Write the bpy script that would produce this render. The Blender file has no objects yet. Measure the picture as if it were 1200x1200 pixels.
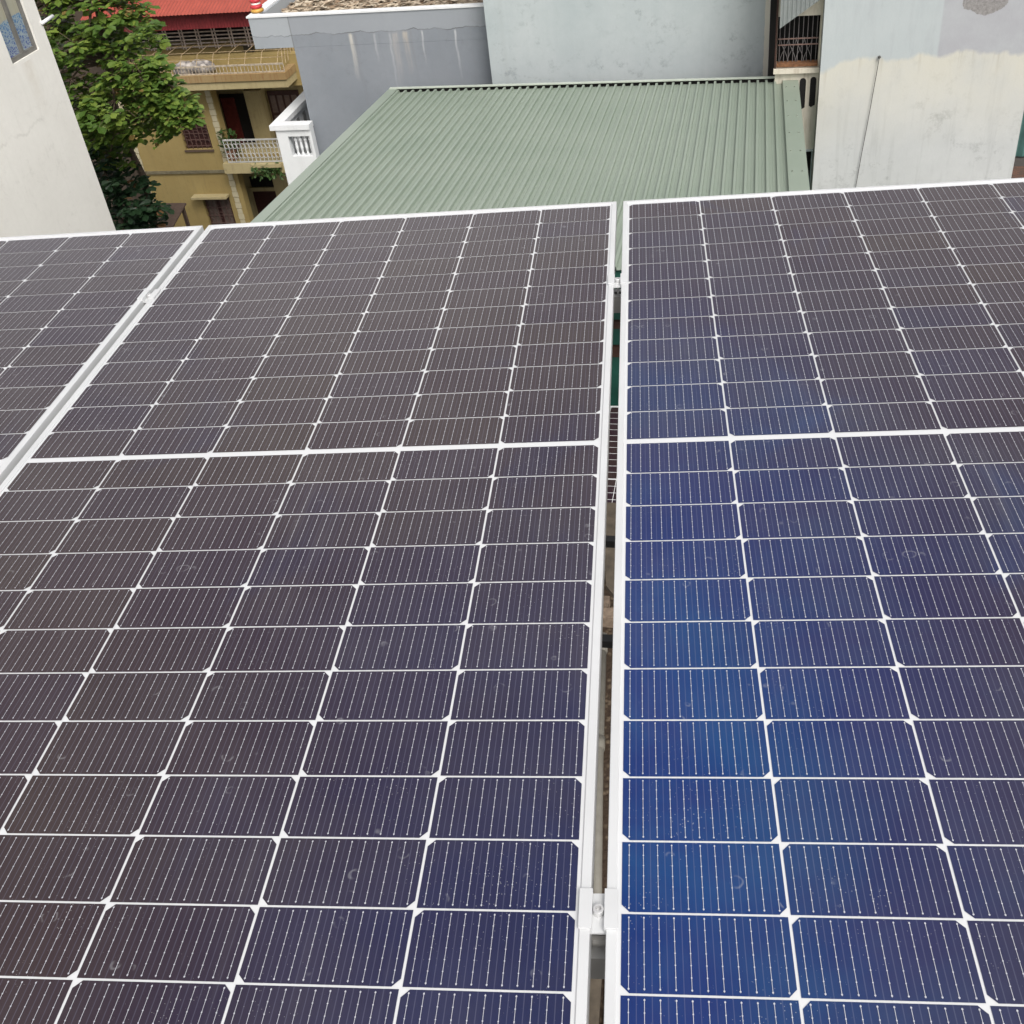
import bpy, math, random
from mathutils import Vector, Matrix
R = math.radians
rnd = random.Random(7)
sc = bpy.context.scene
col = sc.collection

# ------------------------------------------------------------------ camera
CAM = Vector((0.65381, -1.57436, 1.15811))
W = Matrix(((1.0, 0.00006, -0.00143), (0.0, 0.99924, 0.03902), (0.00143, -0.03902, 0.99924)))   # array plane -> world
cd = bpy.data.cameras.new('camera'); cam = bpy.data.objects.new('camera', cd); col.objects.link(cam)
cd.sensor_width = 36; cd.lens = 36 * 1262.42 / 1200
cd.shift_x = -0.01789; cd.shift_y = -0.03763
cd.clip_start = 0.05; cd.clip_end = 2000
rx, ry, rz = Vector((0.992794, 0.075006, -0.093454)), Vector((-0.027552, -0.616111, -0.787177)), Vector((-0.116621, 0.78408, -0.609605))
mw = Matrix.Identity(4)
for i in range(3):
    mw[i][0] = rx[i]; mw[i][1] = -ry[i]; mw[i][2] = -rz[i]; mw[i][3] = CAM[i]
cam.matrix_world = mw
sc.camera = cam

# ------------------------------------------------------------------ light: bright overcast
SUN_EL, SUN_AZ = R(50), R(150)
wd = bpy.data.worlds.new('World'); sc.world = wd; wd.use_nodes = True
wt = wd.node_tree; wt.nodes.clear()
wo = wt.nodes.new('ShaderNodeOutputWorld'); wb = wt.nodes.new('ShaderNodeBackground')
sky = wt.nodes.new('ShaderNodeTexSky'); sky.sky_type = 'NISHITA'; sky.sun_disc = False
sky.sun_elevation = SUN_EL; sky.sun_rotation = SUN_AZ; sky.dust_density = 4; sky.air_density = 1.0
hs = wt.nodes.new('ShaderNodeHueSaturation'); hs.inputs['Saturation'].default_value = 0.12; hs.inputs['Value'].default_value = 1.0
wt.links.new(sky.outputs[0], hs.inputs['Color'])
wtc = wt.nodes.new('ShaderNodeTexCoord'); wn = wt.nodes.new('ShaderNodeTexNoise')
wn.inputs['Scale'].default_value = 2.2; wn.inputs['Detail'].default_value = 4
wt.links.new(wtc.outputs['Generated'], wn.inputs['Vector'])
wr = wt.nodes.new('ShaderNodeValToRGB')
wr.color_ramp.elements[0].position = 0.3; wr.color_ramp.elements[0].color = (0.66, 0.68, 0.74, 1)
wr.color_ramp.elements[1].position = 0.7; wr.color_ramp.elements[1].color = (1.28, 1.23, 1.17, 1)
wt.links.new(wn.outputs['Fac'], wr.inputs[0])
wm = wt.nodes.new('ShaderNodeMix'); wm.data_type = 'RGBA'; wm.blend_type = 'MULTIPLY'; wm.inputs[0].default_value = 1
wt.links.new(hs.outputs[0], wm.inputs[6]); wt.links.new(wr.outputs[0], wm.inputs[7])
wt.links.new(wm.outputs[2], wb.inputs[0]); wb.inputs[1].default_value = 0.15
wt.links.new(wb.outputs[0], wo.inputs[0])
sd = bpy.data.lights.new('sun', 'SUN'); sun = bpy.data.objects.new('sun', sd); col.objects.link(sun)
sd.energy = 1.35; sd.angle = R(24); sd.color = (1.0, 0.95, 0.88)
sv = Vector((math.sin(SUN_AZ) * math.cos(SUN_EL), math.cos(SUN_AZ) * math.cos(SUN_EL), math.sin(SUN_EL)))
sun.rotation_euler = sv.to_track_quat('Z', 'Y').to_euler()
sc.view_settings.view_transform = 'Standard'; sc.view_settings.look = 'None'
sc.view_settings.exposure = 0.5; sc.view_settings.gamma = 1

# ------------------------------------------------------------------ helpers
A = R(6.0)
def street(x, y, z):            # street frame (metres from under the camera, z from eye height) -> world
    return Vector((CAM.x + x * math.cos(A) + y * math.sin(A), CAM.y - x * math.sin(A) + y * math.cos(A), CAM.z + z))

class MB:
    def __init__(s): s.v = []; s.f = []
    def add(s, vs, fs):
        o = len(s.v); s.v += [tuple(p) for p in vs]; s.f += [tuple(i + o for i in q) for q in fs]; return s
    def poly(s, ps): return s.add(ps, [range(len(ps))])
    def box(s, x0, x1, y0, y1, z0, z1):
        return s.add([(x, y, z) for z in (z0, z1) for y in (y0, y1) for x in (x0, x1)],
                     [(0, 2, 3, 1), (4, 5, 7, 6), (0, 1, 5, 4), (2, 6, 7, 3), (0, 4, 6, 2), (1, 3, 7, 5)])
    def prism(s, pts, a, b, axis='y'):      # closed outline (p,q) extruded from a to b
        n = len(pts)
        mk = {'y': lambda p, q, t: (p, t, q), 'x': lambda p, q, t: (t, p, q), 'z': lambda p, q, t: (p, q, t)}[axis]
        vs = [mk(p, q, a) for p, q in pts] + [mk(p, q, b) for p, q in pts]
        fs = [tuple(range(n))[::-1], tuple(range(n, 2 * n))] + [(i, (i + 1) % n, n + (i + 1) % n, n + i) for i in range(n)]
        return s.add(vs, fs)
    def tube(s, pts, r, n=6, caps=True):
        pts = [Vector(p) for p in pts]; rs = r if isinstance(r, (list, tuple)) else [r] * len(pts)
        vs = []; fs = []
        for i, p in enumerate(pts):
            d = (pts[min(i + 1, len(pts) - 1)] - pts[max(i - 1, 0)]).normalized()
            u = d.cross(Vector((0, 0, 1)) if abs(d.z) < .9 else Vector((1, 0, 0))).normalized(); w = d.cross(u)
            for k in range(n):
                a = 2 * math.pi * k / n; vs.append(p + (u * math.cos(a) + w * math.sin(a)) * rs[i])
        for i in range(len(pts) - 1):
            for k in range(n): fs.append((i * n + k, i * n + (k + 1) % n, (i + 1) * n + (k + 1) % n, (i + 1) * n + k))
        if caps: fs += [tuple(range(n))[::-1], tuple(range((len(pts) - 1) * n, len(pts) * n))]
        return s.add(vs, fs)
    def lathe(s, prof, c=(0, 0, 0), n=12):
        vs = []; fs = []
        for r, z in prof:
            for k in range(n):
                a = 2 * math.pi * k / n; vs.append((c[0] + r * math.cos(a), c[1] + r * math.sin(a), c[2] + z))
        m = len(prof)
        for i in range(m - 1):
            for k in range(n): fs.append((i * n + k, i * n + (k + 1) % n, (i + 1) * n + (k + 1) % n, (i + 1) * n + k))
        fs += [tuple(range(n))[::-1], tuple(range((m - 1) * n, m * n))]
        return s.add(vs, fs)
    def wall(s, x0, x1, z0, z1, yf, yb, holes=()):          # upright wall with real openings
        xs = sorted({x0, x1, *[h[0] for h in holes], *[h[1] for h in holes]})
        zs = sorted({z0, z1, *[h[2] for h in holes], *[h[3] for h in holes]})
        def solid(i, j):
            if not (0 <= i < len(xs) - 1 and 0 <= j < len(zs) - 1): return False
            cx, cz = (xs[i] + xs[i + 1]) / 2, (zs[j] + zs[j + 1]) / 2
            return not any(h[0] < cx < h[1] and h[2] < cz < h[3] for h in holes)
        for i in range(len(xs) - 1):
            for j in range(len(zs) - 1):
                if not solid(i, j): continue
                a, b, c, d = xs[i], xs[i + 1], zs[j], zs[j + 1]
                s.poly([(a, yf, c), (b, yf, c), (b, yf, d), (a, yf, d)]); s.poly([(a, yb, d), (b, yb, d), (b, yb, c), (a, yb, c)])
                if not solid(i - 1, j): s.poly([(a, yb, c), (a, yf, c), (a, yf, d), (a, yb, d)])
                if not solid(i + 1, j): s.poly([(b, yf, c), (b, yb, c), (b, yb, d), (b, yf, d)])
                if not solid(i, j - 1): s.poly([(a, yb, c), (b, yb, c), (b, yf, c), (a, yf, c)])
                if not solid(i, j + 1): s.poly([(a, yf, d), (b, yf, d), (b, yb, d), (a, yb, d)])
        return s
    def build(s, name, mat, parent=None, base=(0, 0, 0), smooth=False, scale=1.0, bevel=0):
        me = bpy.data.meshes.new(name)
        me.from_pydata([((p[0] * scale - base[0]), (p[1] * scale - base[1]), (p[2] * scale - base[2])) for p in s.v], [], s.f)
        me.materials.append(mat); me.update()
        if smooth: me.polygons.foreach_set('use_smooth', [True] * len(me.polygons))
        o = bpy.data.objects.new(name, me); col.objects.link(o)
        if parent: o.parent = parent
        if bevel:
            m = o.modifiers.new('bevel', 'BEVEL'); m.width = bevel; m.segments = 2; m.limit_method = 'ANGLE'
        return o

def tag(o, label=None, cat=None, group=None, kind=None):
    if label: o['label'] = label
    if cat: o['category'] = cat
    if group: o['group'] = group
    o['kind'] = kind or 'thing'
    return o
def thing(name, label, cat, base, group=None, rot=-A):      # base in the street frame
    o = bpy.data.objects.new(name, None); col.objects.link(o); o.empty_display_size = .2
    o.location = street(*base); o.rotation_euler = (0, 0, rot)
    tag(o, label, cat, group); o['_b'] = list(base); return o
def mesh_thing(name, mb, mat, base, label, cat, group=None, smooth=False, kind=None):
    o = mb.build(name, mat, None, base, smooth); o.location = street(*base); o.rotation_euler = (0, 0, -A)
    return tag(o, label, cat, group, kind)

# ------------------------------------------------------------------ node helper
class N:
    def __init__(s, name):
        s.m = bpy.data.materials.new(name); s.m.use_nodes = True; s.t = s.m.node_tree; s.t.nodes.clear()
        s.out = s.t.nodes.new('ShaderNodeOutputMaterial'); s.b = s.t.nodes.new('ShaderNodeBsdfPrincipled')
        s.t.links.new(s.b.outputs[0], s.out.inputs[0])
    def put(s, sock, v):
        if isinstance(v, bpy.types.NodeSocket): s.t.links.new(v, sock)
        elif isinstance(v, (tuple, list)) and len(v) == 3 and sock.type == 'RGBA': sock.default_value = (*v, 1)
        else: sock.default_value = v
    def P(s, off=(0, 0, 0), sc_=(1, 1, 1)):
        n = s.t.nodes.new('ShaderNodeTexCoord'); v = n.outputs['Object']
        if any(off): v = s.vm('ADD', v, off)
        if sc_ != (1, 1, 1): v = s.vm('MULTIPLY', v, sc_)
        return v
    def vm(s, op, a, b):
        n = s.t.nodes.new('ShaderNodeVectorMath'); n.operation = op; s.put(n.inputs[0], a); s.put(n.inputs[1], b); return n.outputs[0]
    def sep(s, v):
        n = s.t.nodes.new('ShaderNodeSeparateXYZ'); s.put(n.inputs[0], v); return n.outputs
    def comb(s, x, y, z):
        n = s.t.nodes.new('ShaderNodeCombineXYZ')
        for i, q in enumerate((x, y, z)): s.put(n.inputs[i], q)
        return n.outputs[0]
    def ma(s, op, a, b=0.0, clamp=False):
        n = s.t.nodes.new('ShaderNodeMath'); n.operation = op; n.use_clamp = clamp; s.put(n.inputs[0], a); s.put(n.inputs[1], b); return n.outputs[0]
    def mr(s, v, a, b, c=0.0, d=1.0, smooth=False):
        n = s.t.nodes.new('ShaderNodeMapRange'); n.interpolation_type = 'SMOOTHSTEP' if smooth else 'LINEAR'
        for k, q in zip((0, 1, 2, 3, 4), (v, a, b, c, d)): s.put(n.inputs[k], q)
        return n.outputs[0]
    def noise(s, v, scale, detail=3.0, rough=.55, dist=0.0, out='Fac'):
        n = s.t.nodes.new('ShaderNodeTexNoise'); s.put(n.inputs['Vector'], v); n.inputs['Scale'].default_value = scale
        n.inputs['Detail'].default_value = detail; n.inputs['Roughness'].default_value = rough; n.inputs['Distortion'].default_value = dist
        return n.outputs[out]
    def voro(s, v, scale, feature='F1', out='Distance', rand=1.0):
        n = s.t.nodes.new('ShaderNodeTexVoronoi'); n.feature = feature; s.put(n.inputs['Vector'], v); n.inputs['Scale'].default_value = scale
        n.inputs['Randomness'].default_value = rand; return n.outputs[out]
    def white(s, v, out='Value'):
        n = s.t.nodes.new('ShaderNodeTexWhiteNoise'); s.put(n.inputs['Vector'], v); return n.outputs[out]
    def mix(s, f, a, b, blend='MIX'):
        n = s.t.nodes.new('ShaderNodeMix'); n.data_type = 'RGBA'; n.blend_type = blend
        s.put(n.inputs[0], f); s.put(n.inputs[6], a); s.put(n.inputs[7], b); return n.outputs[2]
    def facing(s, blend=.5):
        n = s.t.nodes.new('ShaderNodeLayerWeight'); n.inputs[0].default_value = blend; return n.outputs['Facing']
    def bump(s, h, strength=.3, dist=.01):
        n = s.t.nodes.new('ShaderNodeBump'); n.inputs['Strength'].default_value = strength; n.inputs['Distance'].default_value = dist
        s.put(n.inputs['Height'], h); s.t.links.new(n.outputs[0], s.b.inputs['Normal'])
    def done(s, color=None, rough=.6, metal=0.0, spec=.5, **kw):
        if color is not None: s.put(s.b.inputs['Base Color'], color)
        s.put(s.b.inputs['Roughness'], rough); s.put(s.b.inputs['Metallic'], metal); s.put(s.b.inputs['Specular IOR Level'], spec)
        for k, v in kw.items(): s.put(s.b.inputs[k], v)
        return s.m
def flat(name, c, rough=.6, metal=0.0, var=.18, scale=9.0, spec=.4):
    n = N(name); k = n.noise(n.P(), scale, 4)
    a = tuple(x * (1 - var) for x in c); b = tuple(min(1, x * (1 + var)) for x in c)
    return n.done(n.mix(n.mr(k, .3, .7), a, b), rough, metal, spec)

# ================================================================== materials
M = {}
M['frame'] = flat('anodised_frame', (.60, .61, .615), .45, .2, .06, 6)
M['alu'] = flat('mill_aluminium', (.40, .395, .385), .38, .75, .06, 20)
M['steel_bolt'] = flat('stainless_bolt', (.62, .62, .62), .4, .5, .08, 60)
M['black_steel'] = flat('black_steel', (.012, .012, .012), .5, 0, .3, 20)
n = N('backsheet'); M['backsheet'] = n.done(n.mix(n.noise(n.P(), 8, 4), (.56, .57, .58), (.62, .63, .64)), .5, 0, .2, **{'Coat Weight': 1.0, 'Coat Roughness': .05})
M['busbar'] = flat('tinned_wire', (.50, .51, .56), .45, .2, .06, 40)
def cell_material(name, blue, coat=1.0):
    n = N(name); p = n.P(); s = n.sep(p)
    ui = n.ma('FLOOR', n.ma('DIVIDE', s[0], .184)); av = n.ma('SUBTRACT', n.ma('ABSOLUTE', s[1]), .0062)
    vi = n.ma('MULTIPLY', n.ma('ADD', n.ma('FLOOR', n.ma('DIVIDE', av, .0925)), 1.3), n.ma('SIGN', s[1]))
    w = n.white(n.comb(ui, vi, 3.1)); w2 = n.white(n.comb(ui, vi, 8.7))
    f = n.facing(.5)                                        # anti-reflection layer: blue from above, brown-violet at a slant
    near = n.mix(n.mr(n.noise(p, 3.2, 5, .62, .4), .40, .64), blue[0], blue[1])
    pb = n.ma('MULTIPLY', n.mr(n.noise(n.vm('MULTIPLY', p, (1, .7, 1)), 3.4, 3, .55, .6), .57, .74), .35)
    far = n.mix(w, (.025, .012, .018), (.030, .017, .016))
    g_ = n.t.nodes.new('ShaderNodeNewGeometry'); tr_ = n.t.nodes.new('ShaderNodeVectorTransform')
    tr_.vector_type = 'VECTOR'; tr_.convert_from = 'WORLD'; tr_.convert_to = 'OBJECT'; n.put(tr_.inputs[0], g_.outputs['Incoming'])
    iu = n.ma('ABSOLUTE', n.ma('ADD', n.sep(tr_.outputs[0])[0], -.05))      # blue sky reflection, put into the colour by sideways view angle
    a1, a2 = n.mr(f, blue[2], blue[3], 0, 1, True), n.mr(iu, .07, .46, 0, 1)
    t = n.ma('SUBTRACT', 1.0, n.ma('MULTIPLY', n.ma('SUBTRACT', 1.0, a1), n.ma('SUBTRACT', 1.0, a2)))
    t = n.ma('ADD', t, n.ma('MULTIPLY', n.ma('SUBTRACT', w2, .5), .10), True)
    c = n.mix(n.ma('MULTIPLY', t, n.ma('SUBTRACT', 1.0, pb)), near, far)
    # faint line half way between two wires
    q = n.ma('FRACT', n.ma('MULTIPLY', n.ma('FRACT', n.ma('DIVIDE', n.ma('SUBTRACT', s[0], .0014), .184)), 11.17))
    ln = n.ma('LESS_THAN', n.ma('MINIMUM', q, n.ma('SUBTRACT', 1.0, q)), .035)
    c = n.mix(n.ma('MULTIPLY', ln, .16), c, (.20, .21, .30))
    # dust film, specks and dried drop marks on the glass
    d1 = n.mr(n.noise(p, 5, 6, .65), .38, .75, .003, .035)
    c = n.mix(d1, c, (.42, .40, .37))
    rn = n.ma('MULTIPLY', n.mr(n.noise(n.vm('MULTIPLY', p, (34, 1.3, 1)), 1.0, 4, .6), .56, .74), n.mr(n.noise(p, 2.2, 3), .42, .62))
    c = n.mix(n.ma('MULTIPLY', rn, .035), c, (.5, .48, .45))
    sp = n.ma('LESS_THAN', n.voro(p, 210), n.ma('MULTIPLY', n.mr(n.noise(p, 7, 4), .40, .75), .17))
    c = n.mix(n.ma('MULTIPLY', sp, .32), c, (.6, .6, .6))
    pd = n.vm('ADD', p, n.vm('MULTIPLY', n.noise(p, 60, 2, .5, 0, 'Color'), (.008, .008, 0)))
    vd = n.voro(pd, 34); vc = n.sep(n.voro(pd, 34, 'F1', 'Color'))
    rad = n.mr(vc[0], 0, 1, .08, .30)
    ring = n.mr(n.ma('ABSOLUTE', n.ma('SUBTRACT', vd, rad)), .015, .06, 1, 0)
    ring = n.ma('MULTIPLY', ring, n.ma('MULTIPLY', n.ma('GREATER_THAN', vc[1], .80), n.mr(n.noise(p, 45, 2), .48, .62)))
    c = n.mix(n.ma('MULTIPLY', ring, .15), c, (.55, .56, .58))
    return n.done(c, .6, 0, .06, **{'Coat Weight': coat, 'Coat Roughness': .05, 'Coat IOR': 1.5})
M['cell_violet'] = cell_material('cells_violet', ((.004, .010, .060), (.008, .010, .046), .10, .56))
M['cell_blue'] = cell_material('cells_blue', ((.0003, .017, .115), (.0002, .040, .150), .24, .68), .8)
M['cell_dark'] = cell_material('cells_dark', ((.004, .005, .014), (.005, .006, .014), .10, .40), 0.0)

def plaster(name, base, c0, c1, mould=.25, streak=.25, off=(0, 0, 0), extra=None, grime=(.30, .31, .30)):
    n = N(name); p = n.P(off); s = n.sep(p)
    c = n.mix(n.mr(n.noise(p, .9, 5, .6), .3, .7), c0, c1)
    c = n.mix(n.ma('MULTIPLY', n.mr(n.noise(p, 11, 5, .7), .35, .75), .22), c, tuple(x * .86 for x in c0))
    st = n.mr(n.noise(n.vm('MULTIPLY', p, (7, 7, .55)), 1.6, 5, .6), .52, .78)
    c = n.mix(n.ma('MULTIPLY', st, streak), c, grime)
    md = n.ma('MULTIPLY', n.mr(n.noise(p, 6, 7, .78), .53, .72), n.mr(n.noise(p, 1.6, 3), .40, .60))
    c = n.mix(n.ma('MULTIPLY', md, mould), c, tuple(x * .55 for x in grime))
    if extra: c = extra(n, p, s, c)
    n.bump(n.noise(p, 40, 4), .25, .006)
    return n.done(c, .85, 0, .2)

# ================================================================== solar array (array plane, u right, v away, w up)
def array_object(o, u, v, w=0.0):
    o.matrix_world = Matrix.Translation(W @ Vector((u, v, w))) @ W.to_4x4()
PW, PH, CP, RP, MHB = 1.134, 2.278, .184, .0925, .0062
def ring_sweep(prof, w, h):
    mb = MB(); vs = []; k = len(prof)
    for d, z in prof:
        for sx, sy in ((-1, -1), (1, -1), (1, 1), (-1, 1)): vs.append((sx * (w / 2 - d), sy * (h / 2 - d), z))
    fs = []
    for i in range(k):
        j = (i + 1) % k
        for c in range(4):
            d = (c + 1) % 4; fs.append((i * 4 + c, i * 4 + d, j * 4 + d, j * 4 + c))
    return mb.add(vs, fs)
frame_mb = ring_sweep([(0, .0014), (.0008, .0022), (.0108, .0022), (.0115, .0016), (.0115, -.006), (.002, -.006), (.002, -.031), (.026, -.031), (.026, -.033), (0, -.033)], PW, PH)
back_mb = MB().box(-PW / 2 + .0025, PW / 2 - .0025, -PH / 2 + .0025, PH / 2 - .0025, -.0055, -.0006)
junction_mb = MB().box(-.05, .05, -.03, .03, -.022, -.0058)
def half(sign, cw=.1808, ch=.0899, cf=.0088, wired=True):
    cells = MB(); wires = MB()
    z, zw = 0.0, .0005
    for c in range(6):
        for r in range(12):
            u0 = (c - 3) * CP + (CP - cw) / 2; u1 = u0 + cw
            v0 = sign * (MHB + r * RP) + ((RP - ch) / 2 if sign > 0 else -(RP - ch) / 2 - ch); v1 = v0 + ch
            top = (c % 2 == 0) if sign > 0 else (c % 2 == 1)
            if top: ps = [(u0, v0), (u1, v0), (u1, v1 - cf), (u1 - cf, v1), (u0 + cf, v1), (u0, v1 - cf)]
            else: ps = [(u0 + cf, v0), (u1 - cf, v0), (u1, v0 + cf), (u1, v1), (u0, v1), (u0, v0 + cf)]
            cells.poly([(a, b, z) for a, b in ps])
            for k in range(11 if wired else 0):
                x = u0 + cw * (k + .5) / 11; h = .00029
                wires.poly([(x - h, v0 + .003, zw), (x + h, v0 + .003, zw), (x + h, v1 - .003, zw), (x - h, v1 - .003, zw)])
                for t, e in ((.05, .0009), (.95, .0009), (.2, .00075), (.35, .00075), (.5, .00075), (.65, .00075), (.8, .00075)):
                    y = v0 + ch * t
                    wires.poly([(x - e, y - e * .9, zw + .0001), (x + e, y - e * .9, zw + .0001), (x + e, y + e * .9, zw + .0001), (x - e, y + e * .9, zw + .0001)])
    return cells, wires
HALF = [half(1), half(-1)]
MESH = {}
def solar_panel(cells_mat, label, halves=None, key=''):
    root = bpy.data.objects.new('solar_panel', None); col.objects.link(root); root.empty_display_size = .2
    tag(root, label, 'solar panel', 'framed solar panels')
    def part(key, name, mb, mat, par):
        if key in MESH:
            o = bpy.data.objects.new(name, MESH[key]); col.objects.link(o); o.parent = par
            o.material_slots[0].link = 'OBJECT'; o.material_slots[0].material = mat
        else:
            o = mb.build(name, mat, par); MESH[key] = o.data
        return o
    part('f', 'frame', frame_mb, M['frame'], root)
    part('b', 'backsheet', back_mb, M['backsheet'], root)
    part('j', 'junction_box', junction_mb, M['black_steel'], root)
    for i in (0, 1):
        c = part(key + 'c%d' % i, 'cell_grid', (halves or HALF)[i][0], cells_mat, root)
        if not halves: part('w%d' % i, 'busbar_wires', HALF[i][1], M['busbar'], c)
    return root
DP = 1.1519
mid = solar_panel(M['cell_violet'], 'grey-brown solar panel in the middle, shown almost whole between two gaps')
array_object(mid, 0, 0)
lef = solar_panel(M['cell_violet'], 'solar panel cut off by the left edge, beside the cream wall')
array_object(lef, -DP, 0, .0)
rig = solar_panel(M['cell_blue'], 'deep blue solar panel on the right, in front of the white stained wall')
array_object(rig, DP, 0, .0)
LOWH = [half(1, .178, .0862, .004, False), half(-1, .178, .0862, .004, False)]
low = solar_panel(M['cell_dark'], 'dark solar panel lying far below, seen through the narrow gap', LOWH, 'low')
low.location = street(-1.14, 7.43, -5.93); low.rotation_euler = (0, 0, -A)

# mid clamps
hat = [(-.0215, .0026), (-.0098, .0026), (-.0098, -.0075), (.0098, -.0075), (.0098, .0026), (.0215, .0026), (.0215, .0056), (.0068, .0056), (.0068, -.0045), (-.0068, -.0045), (-.0068, .0056), (-.0215, .0056)]
def clamp(u, v, label):
    root = bpy.data.objects.new('panel_clamp', None); col.objects.link(root)
    tag(root, label, 'clamp', 'clamps in the gaps between panels')
    MB().prism(hat, -.024, .024).build('clamp_body', M['frame'], root)
    b = MB().lathe([(.0030, -.0700), (.0030, -.0046), (.0062, -.0044), (.0062, .0038), (.0057, .0046), (.0034, .0046), (.0030, -.001)], n=24)
    b.build('bolt', M['steel_bolt'], root)
    array_object(root, u, v); return root
clamp(.576, -.929, 'white metal clamp with a socket bolt in the centre gap, nearest the viewer')
clamp(.576, .665, 'small clamp high in the centre gap, in front of the green roof')
clamp(-.576, .708, 'small clamp in the left gap near the cream wall')
clamp(-.576, -.918, 'clamp at the near end of the left gap, out of view')
# rails
def rail(v, label):
    o = MB().prism([(v - .02, -.075), (v + .02, -.075), (v + .02, -.0335), (v + .007, -.0335), (v + .007, -.043), (v - .007, -.043), (v - .007, -.0335), (v - .02, -.0335)], -1.8, 1.8, 'x').build('mounting_rail', M['alu'])
    o.matrix_world = W.to_4x4(); tag(o, label, 'rail', 'aluminium rails under the panels')
rail(-.946, 'aluminium rail under the near clamp of the centre gap')
rail(.668, 'aluminium rail under the far clamp below the green roof')

# ================================================================== ground
n = N('street_ground'); p = n.P(); M['ground'] = n.done(n.mix(n.noise(p, .6, 5), (.045, .045, .045), (.08, .078, .072)), .9)
gm = MB().poly([(-600, -600, 0), (600, -600, 0), (600, 600, 0), (-600, 600, 0)])
go = gm.build('ground', M['ground']); go.location = (0, 0, CAM.z - 17.2); tag(go, kind='structure')
GZ = -17.2

# ================================================================== terrace below the array
n = N('rubble_floor'); p = n.P()
c = n.mix(n.mr(n.noise(p, 9, 6, .7), .35, .65), (.05, .036, .024), (.17, .13, .09))
c = n.mix(n.mr(n.voro(p, 22), .2, .5), c, (.05, .035, .025)); n.bump(n.noise(p, 25, 5), .8, .03)
M['rubble'] = n.done(c, .95, 0, .1)
M['old_wood'] = flat('old_wood', (.075, .06, .043), .85, 0, .35, 12)
n = N('weathered_pipe'); p = n.P(); M['pipe'] = n.done(n.mix(n.noise(n.vm('MULTIPLY', p, (1, 1, 1)), 14, 5), (.11, .10, .08), (.20, .19, .16)), .7)
b = (-1.5, 4.0, GZ)
t = thing('lower_house', 'brown cluttered rooftop far below, seen through the panel gap', 'house', b)
MB().box(-6, 2.0, -.5, 8.9, GZ, -6.2).build('roof_slab', M['rubble'], t, b)
b = (-.9, 4.6, -6.2)
mesh_thing('drain_pipe', MB().tube([(-1.045, 5.6, -6.12), (-.93, 4.5, -6.12), (-.80, 3.4, -6.12)], .036, 10).tube([(-1.055, 5.72, -6.12), (-1.04, 5.55, -6.12)], .044, 10).tube([(-.955, 4.75, -6.12), (-.945, 4.65, -6.12)], .043, 10), M['pipe'], b, 'weathered grey pipe lying on the brown roof below the gap', 'pipe', smooth=True)
b = (-1.05, 6.2, -5.9)
mesh_thing('timber_plank', MB().prism([(-1.22, 6.95), (-1.03, 6.95), (-.93, 5.80), (-1.04, 5.95)], -5.84, -5.80, 'z'), M['old_wood'], b, 'old grey-brown plank lying across the dark panel below', 'plank', 'old planks on the roof below')
for i, (x, y, w, lab) in enumerate(((-.80, 2.6, .10, 'old brown plank at the bottom end of the gap'), (-.68, 2.55, .08, 'narrow old plank beside another at the bottom end of the gap'))):
    mesh_thing('timber_plank', MB().prism([(x - w / 2, 3.5), (x + w / 2, 3.5), (x + w / 2 + .1, 1.9), (x - w / 2 + .1, 1.9)], -6.19, -6.15, 'z'), M['old_wood'], (x, y, -6.19), lab, 'plank', 'old planks on the roof below')
mesh_thing('brick_pile', MB().box(-1.25, -1.05, 6.02, 6.14, -6.19, -6.1).box(-1.2, -.98, 5.88, 5.99, -6.19, -6.08), flat('brick', (.20, .15, .11), .9, 0, .3, 30), (-1.1, 6, -6.19), 'two tan bricks on the roof beside the dark panel below', 'bricks')
for y, z, lab in ((2.80, -2.5, 'black steel beam crossing under the centre gap, farther one'), (2.33, -2.5, 'black steel beam crossing under the centre gap, nearer one')):
    mesh_thing('steel_beam', MB().box(-3.2, 2.2, y - .015, y + .015, z - .03, z), M['black_steel'], (-.5, y, z), lab, 'beam', 'black beams under the panels')

# ================================================================== green corrugated roof
n = N('green_sheet_metal'); p = n.P()
c = n.mix(n.mr(n.noise(p, .7, 5, .6), .3, .7), (.235, .285, .23), (.275, .32, .265))
c = n.mix(n.ma('MULTIPLY', n.mr(n.noise(n.vm('MULTIPLY', p, (6, .5, 6)), 1.5, 4), .5, .8), .12), c, (.33, .36, .30))
c = n.mix(n.ma('MULTIPLY', n.mr(n.noise(p, 6, 5, .7), .62, .8), .25), c, (.20, .21, .17))
M['green_sheet'] = n.done(c, .42, .1, .5)
M['pale_sheet'] = flat('pale_flashing', (.42, .46, .40), .5, .1, .1, 4)
M['dark_green'] = flat('dark_green_sheet', (.012, .075, .055), .6, 0, .25, 5)
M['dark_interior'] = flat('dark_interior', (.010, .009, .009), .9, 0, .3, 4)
b = (-2.1, 10.5, GZ)
t = thing('corrugated_roof_house', 'low house with a pale green corrugated metal roof behind the panels', 'house', b)
LN, LF, RN, RF = Vector((-4.54, 7.56, -3.945)), Vector((-4.83, 13.7, -4.545)), Vector((.455, 7.56, -3.945)), Vector((.42, 13.6, -4.545))
def on_roof(s, tt, h=0.0):
    q = LN.lerp(RN, s).lerp(LF.lerp(RF, s), tt); return (q.x, q.y, q.z + h)
NR = 48; s0, s1 = .022, .965
prof = []
for i in range(NR + 1):
    a = s0 + (s1 - s0) * i / NR; d = (s1 - s0) / NR
    prof += [(a, .030), (a + .24 * d, .030), (a + .285 * d, 0), (a + .58 * d, 0), (a + .60 * d, .003), (a + .64 * d, .003), (a + .66 * d, 0), (a + .955 * d, 0)]
prof = prof[:-7]
mb = MB(); K = 6
vs = []
for k in range(K + 1):
    for s, h in prof: vs.append(on_roof(s, k / K, h))
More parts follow.
